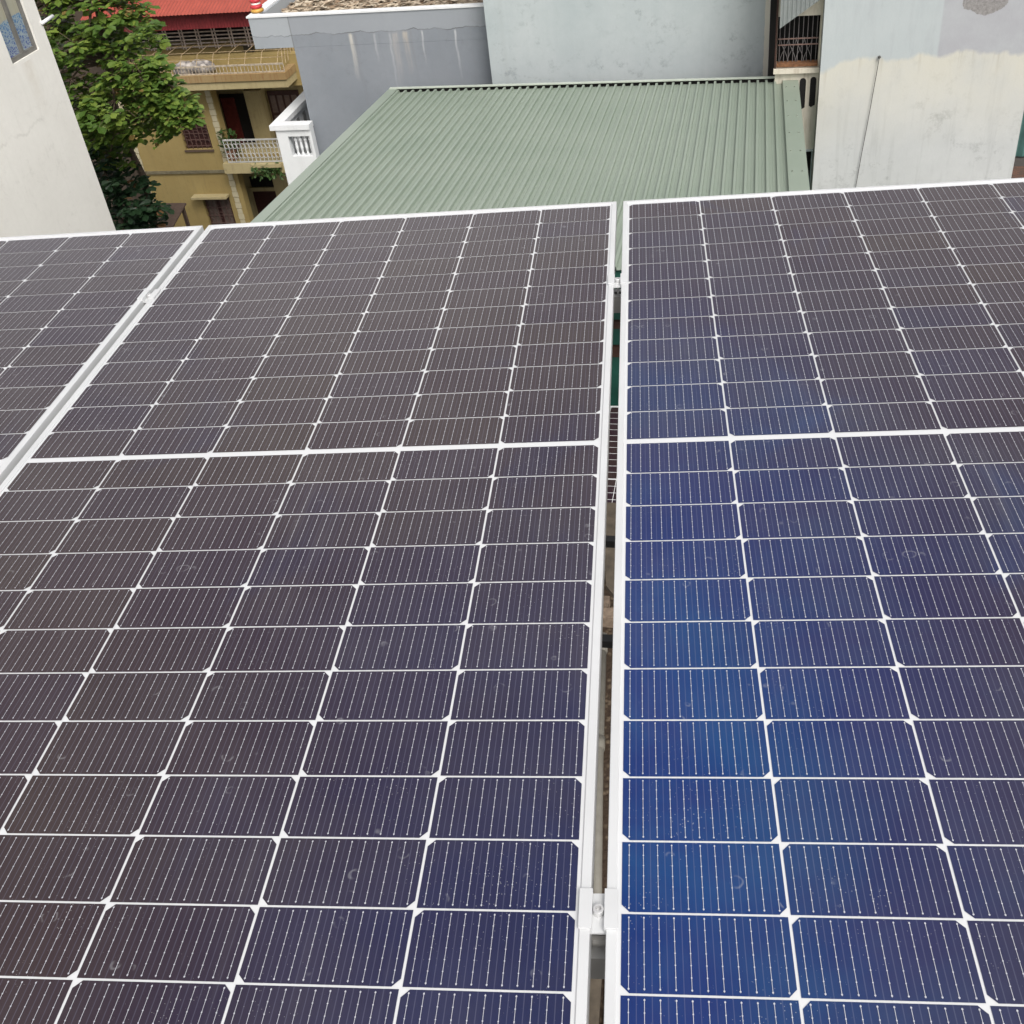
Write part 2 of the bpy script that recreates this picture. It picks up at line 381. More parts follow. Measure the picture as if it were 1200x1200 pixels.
L = len(prof)
mb.add(vs, [(k * L + i, k * L + i + 1, (k + 1) * L + i + 1, (k + 1) * L + i) for k in range(K) for i in range(L - 1)])
sheet = mb.build('roof_sheet', M['green_sheet'], t, b)
def strip(s_a, s_b, h, drop_a=0, drop_b=0):
    mb = MB(); vs = []
    for tt in (-.004, 1.006):
        pa, pb = on_roof(s_a, tt, h), on_roof(s_b, tt, h)
        vs += [(pa[0], pa[1], pa[2] - drop_a), pa, pb, (pb[0], pb[1], pb[2] - drop_b)]
    return mb.add(vs, [(0, 1, 5, 4), (1, 2, 6, 5), (2, 3, 7, 6)])
strip(-.002, .021, .041, .16, .022).build('edge_flashing', M['green_sheet'], t, b)
fr = strip(.9645, 1.0, .041, .01, .16).build('edge_flashing', M['green_sheet'], t, b)
mb = MB()
screw_m = flat('painted_screw', (.19, .22, .18), .6)
for k in range(9):
    for s in (.972, .990):
        q = on_roof(s, .06 + k * .108, .0415); MB().lathe([(.011, 0), (.011, .004), (.007, .005), (.007, .011)], q, 6).build('screw_head', screw_m, fr, b)
c0, c1 = on_roof(0, 1.0), on_roof(.968, 1.0)
dx = Vector(c1) - Vector(c0); nn = Vector((-dx.y, dx.x, 0)).normalized()
def along(z0, z1, d0, d1):
    mb = MB(); vs = []
    for z in (z0, z1):
        for d in (d0, d1):
            for q_ in (Vector(c0), Vector(c1)): vs.append(q_ + nn * d + Vector((0, 0, z)))
    return mb.add(vs, [(0, 1, 3, 2), (4, 6, 7, 5), (0, 4, 5, 1), (2, 3, 7, 6), (0, 2, 6, 4), (1, 5, 7, 3)])
cap = along(.038, .050, .012, .065).build('ridge_cap', M['pale_sheet'], t, b)
along(-.25, .037, .045, .06).build('gap_shade_board', M['dark_interior'], t, b)  # dark board added so the gaps under the ridge cap look shaded
MB().box(-4.50, .42, 7.60, 7.63, -4.10, -3.975).build('eave_board', M['dark_green'], t, b)
mb = MB().box(-4.45, .36, 9.0, 13.4, GZ, -4.75); mb.build('wall', M['dark_green'], t, b)
MB().box(-4.3, .3, 8.96, 8.995, -5.62, -5.50).box(-4.3, .3, 8.96, 8.995, -5.30, -5.22).build('wall_rail', flat('rusty_dark', (.05, .022, .015), .8, 0, .4, 8), t, b)

# ================================================================== grey house with leaf-littered terrace
def grey_extra(n, p, s, c):
    z = s[2]; wob = n.noise(n.comb(n.ma('MULTIPLY', s[0], 2.2), 0.0, 0.0), 1.7, 4)
    zc = n.ma('ADD', n.mr(wob, .3, .7, -.03, .03), -4.01)
    crack = n.mr(n.ma('ABSOLUTE', n.ma('SUBTRACT', z, zc)), .003, .010, 1, 0)
    below = n.ma('SUBTRACT', zc, z)
    for x, wd, colr, a, ln in ((-6.30, .02, (.22, .23, .25), .3, 1.6), (-6.08, .02, (.22, .23, .25), .3, 1.6), (-5.56, .035, (.60, .57, .50), .85, .55), (-5.50, .03, (.17, .17, .18), .45, 1.3), (-5.22, .018, (.58, .58, .58), .55, .35), (-5.15, .02, (.17, .18, .19), .3, .8), (-5.0, .016, (.56, .57, .58), .6, .8),
                              (-4.93, .05, (.50, .45, .40), .5, .6), (-4.78, .04, (.50, .44, .36), .7, .5), (-4.70, .02, (.19, .19, .19), .4, 1.0), (-4.55, .014, (.60, .60, .60), .7, .4), (-4.08, .016, (.58, .59, .60), .7, .6), (-3.86, .02, (.2, .21, .22), .3, 1.0)):
        xx = n.ma('ADD', s[0], n.ma('MULTIPLY', n.ma('SUBTRACT', n.noise(n.comb(x, 0.0, n.ma('MULTIPLY', z, 1.0)), 2.5, 2), .5), .08))
        g = n.mr(n.ma('ABSOLUTE', n.ma('SUBTRACT', xx, x)), wd * .35, wd * 1.4, 1, 0, True)
        g = n.ma('MULTIPLY', g, n.mr(n.noise(n.vm('MULTIPLY', p, (26, 1, 3)), 1.0, 4, .65), .32, .62, .15, 1.0))
        g = n.ma('MULTIPLY', g, n.ma('MULTIPLY', n.mr(below, 0, .04), n.mr(below, 0, ln * 1.25, a * .85, 0)))
        c = n.mix(g, c, colr)
    up = n.mr(below, -.01, .01, 1, 0)
    c = n.mix(n.ma('MULTIPLY', up, .30), c, (.40, .42, .44))
    lt = n.ma('MULTIPLY', n.ma('LESS_THAN', s[0], -6.42), .25)
    c = n.mix(lt, c, (.50, .54, .56))
    jt = n.ma('MULTIPLY', n.mr(n.ma('ABSOLUTE', n.ma('ADD', s[0], 6.42)), .004, .012, 1, 0), n.ma('GREATER_THAN', z, -4.17))
    c = n.mix(n.ma('MULTIPLY', jt, .5), c, (.12, .12, .12))
    return n.mix(n.ma('MULTIPLY', crack, n.mr(n.noise(p, 2.5, 3), .4, .62, .12, .6)), c, (.07, .07, .07))
b = (-5.0, 18.0, GZ)
M['grey_wall'] = plaster('grey_wall_paint', b, (.205, .225, .25), (.245, .265, .29), .25, .22, b, grey_extra, (.20, .21, .22))
M['white_paint'] = plaster('white_paint', b, (.66, .68, .69), (.74, .75, .75), .2, .15, (0, 0, 0))
t = thing('grey_house', 'grey painted house with a flat terrace covered in dry leaves', 'house', b)
MB().box(-6.42, -3.40, 14.6, 24, GZ, -4.175).build('wall', M['grey_wall'], t, b)
pr = MB().box(-7.0, -3.40, 14.6, 14.72, -4.173, -3.76).box(-7.0, -6.86, 14.722, 24, -4.173, -3.76).build('parapet', M['grey_wall'], t, b)
MB().box(-7.02, -3.39, 14.585, 14.70, -3.758, -3.735).box(-7.02, -6.88, 14.702, 24, -3.758, -3.735).build('coping', M['white_paint'], pr, b)
MB().box(-6.858, -3.40, 14.722, 24, -4.172, -3.93).build('terrace_floor', flat('leafy_floor', (.25, .20, .14), .95, 0, .35, 9), t, b)
# dry leaves
def litter(count, x0, x1, y0, y1, z, size):
    mb = MB()
    for i in range(count):
        x, y = rnd.uniform(x0, x1), rnd.uniform(y0, y1); a = rnd.uniform(0, 6.28); l = size * rnd.uniform(.6, 1.4); w = l * rnd.uniform(.18, .4)
        ca, sa = math.cos(a), math.sin(a); h = rnd.uniform(.0, .05)
        mb.add([(x - ca * l, y - sa * l, z + h + rnd.uniform(0, .03)), (x + sa * w, y - ca * w, z + h + rnd.uniform(0, .02)), (x + ca * l, y + sa * l, z + h + rnd.uniform(0, .03)), (x - sa * w, y + ca * w, z + h + rnd.uniform(0, .03))], [(0, 1, 2, 3)])
    return mb
n = N('dry_leaf'); g = n.t.nodes.new('ShaderNodeNewGeometry'); rp = g.outputs['Random Per Island']
c = n.mix(rp, (.20, .13, .075), (.60, .52, .40)); M['dry_leaf'] = n.done(c, .8)
o = litter(5200, -6.84, -3.42, 14.75, 19.5, -3.93, .075).build('dry_leaves', M['dry_leaf'], t, b); tag(o, kind='stuff')
# balcony (part of the grey house), lower left
mb = MB().wall(-6.90, -6.36, -6.2, -5.26, 14.4, 14.52, [(-6.73, -6.40, -5.66, -5.36)])
bal = mb.build('balcony', M['white_paint'], t, b)
mb = MB()
for i in range(5):
    x = -6.73 + .33 * (i + .05) / 4.4
    if i: mb.lathe([(.022, 0), (.022, .02), (.014, .05), (.024, .11), (.016, .2), (.024, .23), (.014, .26), (.022, .285), (.022, .3)], (x, 14.46, -5.66), 8)
mb.build('baluster_row', M['white_paint'], bal, b)
MB().box(-6.97, -6.36, 14.37, 14.54, -5.258, -5.185).box(-6.97, -6.80, 14.542, 17.2, -5.258, -5.185).build('handrail', M['white_paint'], bal, b)
side = MB().box(-6.96, -6.84, 14.522, 17.2, -6.2, -5.262)
side.build('side_panel', M['white_paint'], bal, b)
slot_m = flat('shade_grey', (.22, .22, .22), .8)
for k in range(9): MB().box(-6.838, -6.83, 14.8 + k * .26, 14.90 + k * .26, -5.62, -5.34).build('grating_slot', slot_m, bal, b)
MB().box(-6.82, -6.43, 14.55, 17.2, -6.2, -6.05).build('floor_slab', M['white_paint'], bal, b)
# striped finial
b = (-7.0, 15.0, -3.725)
f = thing('striped_finial', 'small red and white striped turned finial on the grey parapet corner', 'ornament', b)
red = flat('red_glaze', (.42, .03, .04), .4); wht = flat('white_glaze', (.72, .66, .62), .4); gold = flat('gold_glaze', (.5, .28, .06), .4)
for i in range(5):
    r = .085 - i * .011; z = -3.68 + i * .075
    MB().lathe([(r * .8, 0), (r, .015), (r, .035), (r * .8, .05)], (-6.93, 14.80, z), 14).build('red_ring', red, f, b, True)
    MB().lathe([(r * .75, .0502), (r * .8, .06), (r * .7, .0748)], (-6.93, 14.80, z), 14).build('white_ring', wht, f, b, True)
MB().lathe([(.09, 0), (.09, .03), (.07, .0448)], (-6.93, 14.80, -3.725), 14).build('base', gold, f, b, True)

# ================================================================== pale wall behind the green roof
b = (-1.7, 17.0, GZ)
def pale_extra(n, p, s, c):
    e = n.mr(s[0], -3.57, -3.40, 1, 0); c = n.mix(n.ma('MULTIPLY', n.mr(n.ma('ABSOLUTE', n.ma('ADD', s[0], 3.36)), .01, .05, 1, 0), .25), c, (.33, .36, .36))
    c = n.mix(n.ma('MULTIPLY', n.ma('GREATER_THAN', n.ma('ADD', s[0], n.ma('MULTIPLY', n.noise(p, 9, 3), .03)), .01), .8), c, (.66, .62, .52))
    return c
M['pale_wall'] = plaster('pale_blue_wall', b, (.365, .41, .42), (.45, .485, .49), .75, .16, b, pale_extra, (.30, .34, .35))
t = thing('pale_blue_house', 'pale blue-grey rendered house wall with mould specks behind the green roof', 'house', b)
MB().box(-3.57, .055, 14.3, 22, GZ, -1.2).build('wall', M['pale_wall'], t, b)
MB().box(-3.62, .10, 14.25, 22.05, -1.198, -1.05).build('coping', M['white_paint'], t, b)

# ================================================================== cream stair tower and white stained wall (one house, two faces)
b = (1.8, 17.0, GZ)
def cream_extra(n, p, s, c):
    bl = n.mr(s[2], -4.36, -4.5, 0, 1); return n.mix(n.ma('MULTIPLY', n.mr(n.noise(n.vm('MULTIPLY', p, (9, 9, 1.2)), 2, 4), .52, .7), .5), c, (.28, .22, .15))
M['cream'] = plaster('cream_plaster', b, (.55, .51, .42), (.62, .58, .49), .35, .2, b, cream_extra, (.30, .26, .2))
def white_extra(n, p, s, c):
    x, z = s[0], s[2]
    w = n.noise(n.comb(n.ma('MULTIPLY', x, 1.0), 0.0, 0.0), 1.6, 4, .5); w2 = n.noise(n.comb(x, 0.0, z), 14, 4)
    zb = n.ma('ADD', n.ma('ADD', n.mr(w, .3, .7, -.10, .10), n.mr(x, .66, 1.3, -4.36, -4.20)), n.ma('MULTIPLY', n.ma('SUBTRACT', w2, .5), .06))
    up = n.mr(n.ma('SUBTRACT', z, zb), -.025, .025)
    below = n.ma('SUBTRACT', zb, z)
    cr = n.ma('MULTIPLY', n.mr(below, 0, 1.1, .95, .0), n.mr(n.noise(p, 1.8, 4), .25, .6, .45, 1))
    c = n.mix(cr, c, (.58, .565, .485))
    drip = n.ma('MULTIPLY', n.mr(n.noise(n.comb(n.ma('MULTIPLY', x, 14), 0.0, n.ma('MULTIPLY', z, .8)), 1.0, 4, .6), .55, .75), n.mr(below, 0, .28, .6, 0))
    c = n.mix(drip, c, (.33, .29, .21))
    uc = n.mix(n.mr(n.ma('ADD', x, n.ma('MULTIPLY', w2, .02)), 1.955, 1.975), (.435, .475, .48), (.385, .39, .41))
    uc = n.mix(n.ma('MULTIPLY', n.mr(n.noise(n.vm('MULTIPLY', p, (6, 6, .8)), 2, 5, .6), .5, .8), .4), uc, (.33, .34, .36))
    uc = n.mix(n.ma('MULTIPLY', n.mr(n.noise(p, 3, 5, .7), .4, .7), .35), uc, (.49, .525, .525))
    c = n.mix(up, c, uc)
    ex = n.ma('ABSOLUTE', n.ma('SUBTRACT', x, 2.39)); ez = n.ma('ABSOLUTE', n.ma('SUBTRACT', z, -3.62))
    d = n.ma('ADD', n.ma('ADD', n.ma('POWER', n.ma('DIVIDE', ex, .24), 2.0), n.ma('POWER', n.ma('DIVIDE', ez, .16), 2.0)), n.ma('MULTIPLY', n.ma('SUBTRACT', n.noise(p, 7, 4, .6), .5), 1.6))
    pt = n.mr(d, .92, 1.0, 1, 0)
    c = n.mix(pt, c, n.mix(n.mr(n.noise(p, 30, 5, .7), .35, .65), (.20, .19, .185), (.33, .32, .31)))
    sp = n.ma('MULTIPLY', n.mr(n.noise(p, 6.5, 3, .5), .70, .73), n.ma('MULTIPLY', up, n.mr(x, 2.0, 2.6)))
    return n.mix(sp, c, (.26, .25, .24))
M['stained_white'] = plaster('stained_white_wall', b, (.49, .505, .495), (.575, .585, .575), .65, .62, b, white_extra, (.36, .37, .36))
t = thing('stained_white_house', 'white house with peeling blue-grey and cream paint behind the blue panel', 'house', b)
MB().box(.66, 3.0, 13.3, 20, GZ, -1.6).build('wall', M['stained_white'], t, b)
WX0, WX1, WZ0, WZ1 = .150, .635, -4.33, -3.755
tower = MB().wall(.14, .656, GZ, -2.4, 13.5, 13.62, [(WX0, WX1, WZ0, WZ1), (.56, .65, -7.2, -5.36)]).build('stair_tower', M['cream'], t, b)
wood = flat('dark_brown_wood', (.055, .025, .018), .6, 0, .3, 20)
gr_m = flat('rusty_bar', (.20, .13, .11), .7, 0, .35, 30)
grey_bar = flat('grey_bar', (.13, .12, .12), .6, 0, .25, 30)
MB().box(.057, .138, 13.8, 13.9, GZ, -2.4).build('alley_shade_board', M['dark_interior'], t, b)  # dark board added in the alley gap, its colour stands in for shade
MB().box(.14, .655, 14.0, 20, GZ, -2.4).build('tower_core', M['dark_interior'], tower, b)  # dark body box added to keep light out of the hollow tower
MB().box(.128, .1485, 13.47, 13.499, -4.34, -2.5).build('window_jamb', wood, tower, b)
wn_ = MB().box(WX0, WX1, 13.95, 13.98, WZ0, WZ1).build('window', M['dark_interior'], tower, b)
mb = MB()
for k in range(9):
    x = WX0 + .03 + (WX1 - WX0 - .06) * k / 8
    mb.tube([(x, 13.56, WZ0 + .03), (x, 13.56, WZ1 - .01)], .0048, 5)
for k in range(4):
    xc = WX0 + .085 + k * .092
    for sgn in (-1, 1): mb.tube([(xc + sgn * .045 * math.cos(q * math.pi / 10 + .0) , 13.553, WZ0 + .04 + .28 * q / 10) for q in range(0, 11)], .004, 5)
mb.build('window_grille', grey_bar, tower, b)
MB().box(WX0 + .01, WX1 - .01, 13.545, 13.557, -4.03, -4.018).box(WX0 + .01, WX1 - .01, 13.545, 13.557, -4.10, -4.088).build('grille_rail', gr_m, tower, b)
MB().box(WX0 + .002, WX1 - .002, 13.47, 13.6, WZ0 + .001, WZ0 + .035).build('window_sill', flat('rust', (.16, .075, .035), .9, 0, .5, 25), tower, b)
MB().box(.12, .655, 13.44, 13.498, -4.40, -4.345).build('ledge', M['cream'], tower, b)
for x0, x1, zb, zt in ((.438, .512, -4.86, -4.475), (.562, .632, -4.83, -4.465)):
    xc, r = (x0 + x1) / 2, (x1 - x0) / 2
    pts = [(x0, zb + .02), (xc - .01, zb), (x1, zb + .03)] + [(xc + r * math.cos(a), zt - r + r * math.sin(a)) for a in [math.pi * q / 10 for q in range(11)]]
    MB().prism(pts, 13.494, 13.51).build('vent_slot', M['dark_interior'], tower, b)
MB().box(.56, .65, 13.64, 13.66, -7.2, -5.36).build('window_pane', flat('dark_pane', (.02, .022, .022), .2), tower, b)
MB().box(.632, .645, 13.49, 13.60, -7.2, -5.362).box(.56, .65, 13.48, 13.60, -5.385, -5.361).build('window_frame', M['pale_wall'], tower, b)
# hanging cable
b = (1.28, 13.27, -6.2)
mesh_thing('hanging_cable', MB().tube([(1.312, 13.27, -4.20), (1.29, 13.275, -4.5), (1.255, 13.275, -4.95), (1.215, 13.275, -5.4), (1.185, 13.28, -5.8), (1.15, 13.285, -6.4)], .0042, 6).lathe([(.016, 0), (.02, .012), (.012, .025)], (1.312, 13.27, -4.20), 8), flat('dark_cable', (.06, .06, .055), .6), b, 'thin dark cable hanging down the stained white wall', 'cable')
# little corrugated lean-to sheet above the barred window
b = (.4, 13.1, -3.9)
n = N('grey_corrugated'); p = n.P(); M['grey_sheet'] = n.done(n.mix(n.noise(p, 4, 4), (.17, .19, .185), (.24, .26, .25)), .5, .15)
mb = MB(); vs = []; NR2 = 9; pr = []
for i in range(NR2 * 6 + 1):
    s = i / (NR2 * 6); pr.append((s, .016 * math.cos(2 * math.pi * i / 6)))
P1, P2, up = Vector((.16, 12.95, -3.735)), Vector((.60, 13.35, -3.55)), Vector((.0, .35, .8))
for k in (0, 1):
    for s, h in pr:
        q = P1.lerp(P2, s) + up * k; vs.append((q.x + h * .25, q.y - h, q.z + h * .45))
mb.add(vs, [(i, i + 1, len(pr) + i + 1, len(pr) + i) for i in range(len(pr) - 1)])
mesh_thing('corrugated_awning', mb, M['grey_sheet'], b, 'grey corrugated sheet hanging slanted over the barred window', 'awning')

# ================================================================== right edge: teal fence over a brick heap
b = (3.8, 14.4, GZ)
mb = MB(); vs = []
for k in (0, 1):
    for i in range(61): vs.append((3.05 + i * .03, 14.5 + .012 * math.cos(i * math.pi / 2), -5.92 if k == 0 else -4.9))
mb.add(vs, [(i, i + 1, 61 + i + 1, 61 + i) for i in range(60)])
mesh_thing('teal_sheet_fence', mb, flat('teal_sheet', (.05, .115, .105), .5, 0, .3, 6), (3.8, 14.5, -5.92), 'teal corrugated sheet just right of the stained white wall', 'fence')
n = N('old_brick'); p = n.P((0, 0, 0), (6, 6, 12)); br = n.t.nodes.new('ShaderNodeTexBrick'); n.put(br.inputs['Vector'], n.comb(n.sep(p)[0], n.sep(p)[2], 0.0)); br.inputs['Color1'].default_value = (.16, .08, .055, 1); br.inputs['Color2'].default_value = (.10, .065, .05, 1); br.inputs['Mortar'].default_value = (.06, .05, .045, 1); br.inputs['Scale'].default_value = 1.6
M['brick_old'] = n.done(br.outputs[0], .95)
mesh_thing('brick_wall', MB().box(3.02, 5.0, 14.25, 14.6, GZ, -5.95), M['brick_old'], b, 'low dark brick wall under the teal sheet at the right edge', 'wall')

# ================================================================== cream house on the left
b = (-13, 10, GZ)
def left_extra(n, p, s, c):
    # stain under the window sill and a crooked crack line
    zc = n.ma('ADD', -4.72, n.mr(n.noise(n.comb(0.0, s[1], 0.0), 3, 4), .3, .7, -.09, .09))
    cr = n.mr(n.ma('ABSOLUTE', n.ma('SUBTRACT', s[2], zc)), .006, .03, 1, 0)
    c = n.mix(n.ma('MULTIPLY', cr, n.mr(n.noise(p, 2.5, 3), .4, .6, 0, .22)), c, (.36, .35, .30))
    st = n.ma('MULTIPLY', n.mr(n.ma('ABSOLUTE', n.ma('ADD', s[1], -13.72)), .03, .16, 1, 0), n.ma('MULTIPLY', n.mr(s[2], -4.75, -3.95, .0, .4), n.ma('LESS_THAN', s[2], -3.95)))
    c = n.mix(n.ma('MULTIPLY', st, n.noise(p, 9, 4)), c, (.40, .32, .20))
    return c
M['left_wall'] = plaster('cream_white_render', b, (.75, .735, .68), (.82, .805, .75), .22, .10, b, left_extra, (.44, .43, .37))
t = thing('cream_house', 'tall cream-white house wall at the left edge with one blue-patterned window', 'house', b)
# wall built along y: use (y,z) with x as depth
mb = MB().wall(4, 14.37, GZ, 1.2, 0, .24, [(13.42, 14.10, -3.90, -2.3)])
mb2 = MB(); mb2.v = [(-10.0 - v[1], v[0], v[2]) for v in mb.v]; mb2.f = [q[::-1] for q in mb.f]
wall = mb2.build('wall', M['left_wall'], t, b)
MB().box(-16, -10.25, 4, 14.37, GZ, 1.2).build('house_body', M['left_wall'], t, b)
fr_m = flat('grey_window_frame', (.16, .155, .14), .5)
wf = MB().box(-10.10, -10.03, 13.422, 13.46, -3.898, -2.302).box(-10.10, -10.03, 14.06, 14.098, -3.898, -2.302).box(-10.10, -10.03, 13.461, 14.059, -3.898, -3.84).box(-10.09, -10.025, 13.74, 13.79, -3.839, -2.302).build('window', fr_m, t, b)
n = N('film_glass'); p = n.P(b); s = n.sep(p)
v = n.comb(s[1], s[2], 0.0)
lat = n.mr(n.voro(v, 27, 'DISTANCE_TO_EDGE', 'Distance', .8), .04, .20)
blu = n.mix(n.mr(s[2], -3.85, -3.40), (.06, .07, .24), (.06, .18, .34))
pat = n.mix(lat, (.30, .36, .38), blu)
cur = n.mix(n.noise(n.vm('MULTIPLY', p, (1, 9, .3)), 2.2, 3), (.30, .27, .18), (.42, .43, .36))
zb = n.ma('ADD', -3.40, n.ma('MULTIPLY', n.ma('SUBTRACT', n.noise(v, 3, 2), .5), .12))
M['film'] = n.done(n.mix(n.mr(n.ma('SUBTRACT', s[2], zb), -.01, .01), pat, cur), .35, 0, .5)
MB().box(-10.085, -10.07, 13.461, 13.739, -3.839, -2.302).box(-10.085, -10.07, 13.791, 14.059, -3.839, -2.302).build('pane', M['film'], wf, b)
MB().tube([(-9.99, 14.33, -3.62), (-9.97, 14.62, -3.60)], .025, 10).build('overflow_pipe', M['white_paint'], t, b, True)

# ================================================================== yellow house across the street
k = 34 / 24
b = (-12.5 * k, 34, GZ)
M['ochre'] = plaster('ochre_wall', b, (.29, .215, .085), (.345, .265, .11), .45, .30, b, None, (.16, .13, .07))
M['ochre_pale'] = plaster('pale_ochre_trim', b, (.36, .30, .155), (.43, .36, .20), .45, .45, b, None, (.20, .14, .07))
M['quoin'] = plaster('quoin_cream', b, (.46, .41, .27), (.52, .47, .33), .3, .2, b, None, (.2, .17, .1))
t = thing('yellow_house', 'old ochre yellow house with balconies, dark shutters and a red tin roof', 'house', b)
def q(X): return X * k
def qd(X): return X * k * 1.041      # the same sight line, at the loggia's back wall
Yf = 34.0
win1, win2 = (q(-14.0), q(-13.26), q(-9.20), q(-8.43)), (q(-13.95), q(-13.2), q(-11.5), q(-10.44))
bay1, bay2 = (q(-12.90), q(-10.2), q(-9.42), q(-7.72)), (q(-12.80), q(-10.2), q(-12.05), q(-9.80))
wl = MB().wall(q(-15.42), q(-9.5), GZ, q(-7.0), Yf, Yf + .35, [win1, win2, bay1, bay2]).build('wall', M['ochre'], t, b)
MB().box(q(-15.42), q(-9.5), Yf + 1.5, Yf + 9, GZ, q(-6.9)).build('rear_wall', M['ochre_pale'], t, b)
MB().box(qd(-11.98), qd(-11.56), Yf + 1.1, Yf + 1.498, q(-9.42), qd(-7.74)).build('pillar', M['ochre_pale'], t, b)
MB().box(qd(-11.80), qd(-11.40), Yf + 1.1, Yf + 1.498, GZ, qd(-9.75)).build('pillar', M['ochre_pale'], t, b)
MB().box(q(-15.42), q(-15.25), Yf + .352, Yf + 1.498, GZ, q(-7.0)).build('side_wall', M['ochre'], t, b)
# quoins
for X, z0, z1 in ((-12.99, -12.1, -7.73), (-15.36, -12.1, -7.73)):
    mb = MB(); z = z0
    while z < z1 - .01:
        zz = min(z + .135, z1)
        w = .075 if int(round((z - z0) / .15)) % 2 else .062
        mb.box(q(X - w), q(X + w), Yf - .035, Yf - .001, q(z), q(zz)); z += .15
    mb.build('quoin', M['quoin'], t, b)
# string course and slabs
MB().box(q(-15.43), q(-13.07), Yf - .06, Yf - .002, q(-9.80), q(-9.73)).build('string_course', flat('grey_ledge', (.15, .13, .08), .9, 0, .3, 8), t, b)
bal = MB().box(q(-12.91), q(-10.2), Yf - .55, Yf + 1.49, q(-9.68), q(-9.43)).build('balcony_slab', M['ochre_pale'], t, b)
wht_rail = flat('white_railing', (.42, .42, .40), .5)
def railing(x0, x1, y, z0, z1, nb, mat, par, curl=True, r=.016):
    mb = MB().box(x0, x1, y - .02, y + .02, z1 - .05, z1).box(x0, x1, y - .015, y + .015, z0, z0 + .04)
    for i in range(nb + 1):
        x = x0 + (x1 - x0) * i / nb
        mb.tube([(x, y, z0), (x, y, z1 - .03)], r, 5)
        if curl and i < nb:
            xc = x + (x1 - x0) / nb / 2; d = (x1 - x0) / nb * .42; zm = (z0 + z1) / 2
            for sg in (1, -1):
                mb.tube([(xc + d * math.cos(a), y, zm + sg * .17 + d * 1.4 * math.sin(a)) for a in [2 * math.pi * j / 8 for j in range(9)]], r * .75, 4)
    return mb.build('railing', mat, par, b)
railing(q(-12.76), q(-10.2), Yf - .48, q(-9.42), q(-8.84), 24, wht_rail, bal)
# loggia doors
dark_wood = flat('dark_red_wood', (.045, .016, .014), .5, 0, .35, 12)
door = MB().box(qd(-12.74), qd(-12.0), Yf + 1.42, Yf + 1.495, qd(-9.42), qd(-7.88)).build('door', M['dark_interior'], t, b)
MB().box(qd(-12.70), qd(-12.36), Yf + 1.36, Yf + 1.418, qd(-9.40), qd(-7.95)).build('door_leaf', flat('red_door', (.11, .022, .018), .5, 0, .3, 10), door, b)
door = MB().box(qd(-11.50), qd(-10.72), Yf + 1.42, Yf + 1.495, qd(-9.42), qd(-7.84)).build('door', dark_wood, t, b)
mb = MB()
for j in range(4):
    for i in range(3): mb.box(qd(-11.44 + j * .18), qd(-11.44 + j * .18 + .13), Yf + 1.40, Yf + 1.418, qd(-9.3 + i * .48), qd(-9.3 + i * .48 + .4))
mb.build('glass_panel', flat('dusty_pane', (.14, .10, .09), .3), door, b)
door = MB().box(qd(-12.52), qd(-11.86), Yf + 1.42, Yf + 1.495, qd(-12.05), qd(-10.32)).build('door', dark_wood, t, b)
MB().box(qd(-12.58), qd(-11.80), Yf + 1.40, Yf + 1.495, qd(-10.318), qd(-10.22)).build('door_lintel', M['ochre_pale'], t, b)
MB().box(qd(-12.52), qd(-11.86), Yf + 1.45, Yf + 1.495, qd(-10.218), qd(-9.95)).build('transom', M['dark_interior'], t, b)
# windows with grilles
def win(h, shutters):
    w = MB().box(h[0] + .002, h[1] - .002, Yf + .16, Yf + .22, h[2] + .002, h[3] - .002).build('window', dark_wood, t, b)
    mb = MB()
    for i in range(6):
        x = h[0] + (h[1] - h[0]) * (i + .5) / 6; mb.tube([(x, Yf + .08, h[2]), (x, Yf + .08, h[3])], .014, 5)
    for i in range(5):
        z = h[2] + (h[3] - h[2]) * (i + .5) / 5; mb.tube([(h[0], Yf + .08, z), (h[1], Yf + .08, z)], .014, 5)
    for i in range(3):
        for j in range(3):
            xc = h[0] + (h[1] - h[0]) * (i + .5) / 3; zc = h[2] + (h[3] - h[2]) * (j + .5) / 3
            mb.tube([(xc + .12 * math.cos(a), Yf + .09, zc + .12 * math.sin(a)) for a in [2 * math.pi * m / 8 for m in range(7)]], .01, 4)
    mb.build('grille', flat('brown_grille', (.10, .055, .045), .6), w, b)
    MB().box(h[0] - .03, h[1] + .03, Yf - .05, Yf + .15, h[2] - .07, h[2] - .002).build('sill', flat('brown_sill', (.09, .06, .04), .8), w, b)
    if shutters:
        for i in range(2):
            x0 = h[0] + .08 + i * (h[1] - h[0]) * .47; MB().box(x0, x0 + (h[1] - h[0]) * .34, Yf + .14, Yf + .158, h[2] + .1, h[3] - .12).build('pane', flat('dusty_window_pane', (.13, .10, .085), .25), w, b)
        MB().box(h[0] - .25, h[1] + .05, Yf - .32, Yf - .002, h[3] + .03, h[3] + .11).build('sun_hood', M['ochre_pale'], w, b)
win(win1, False); win(win2, True)
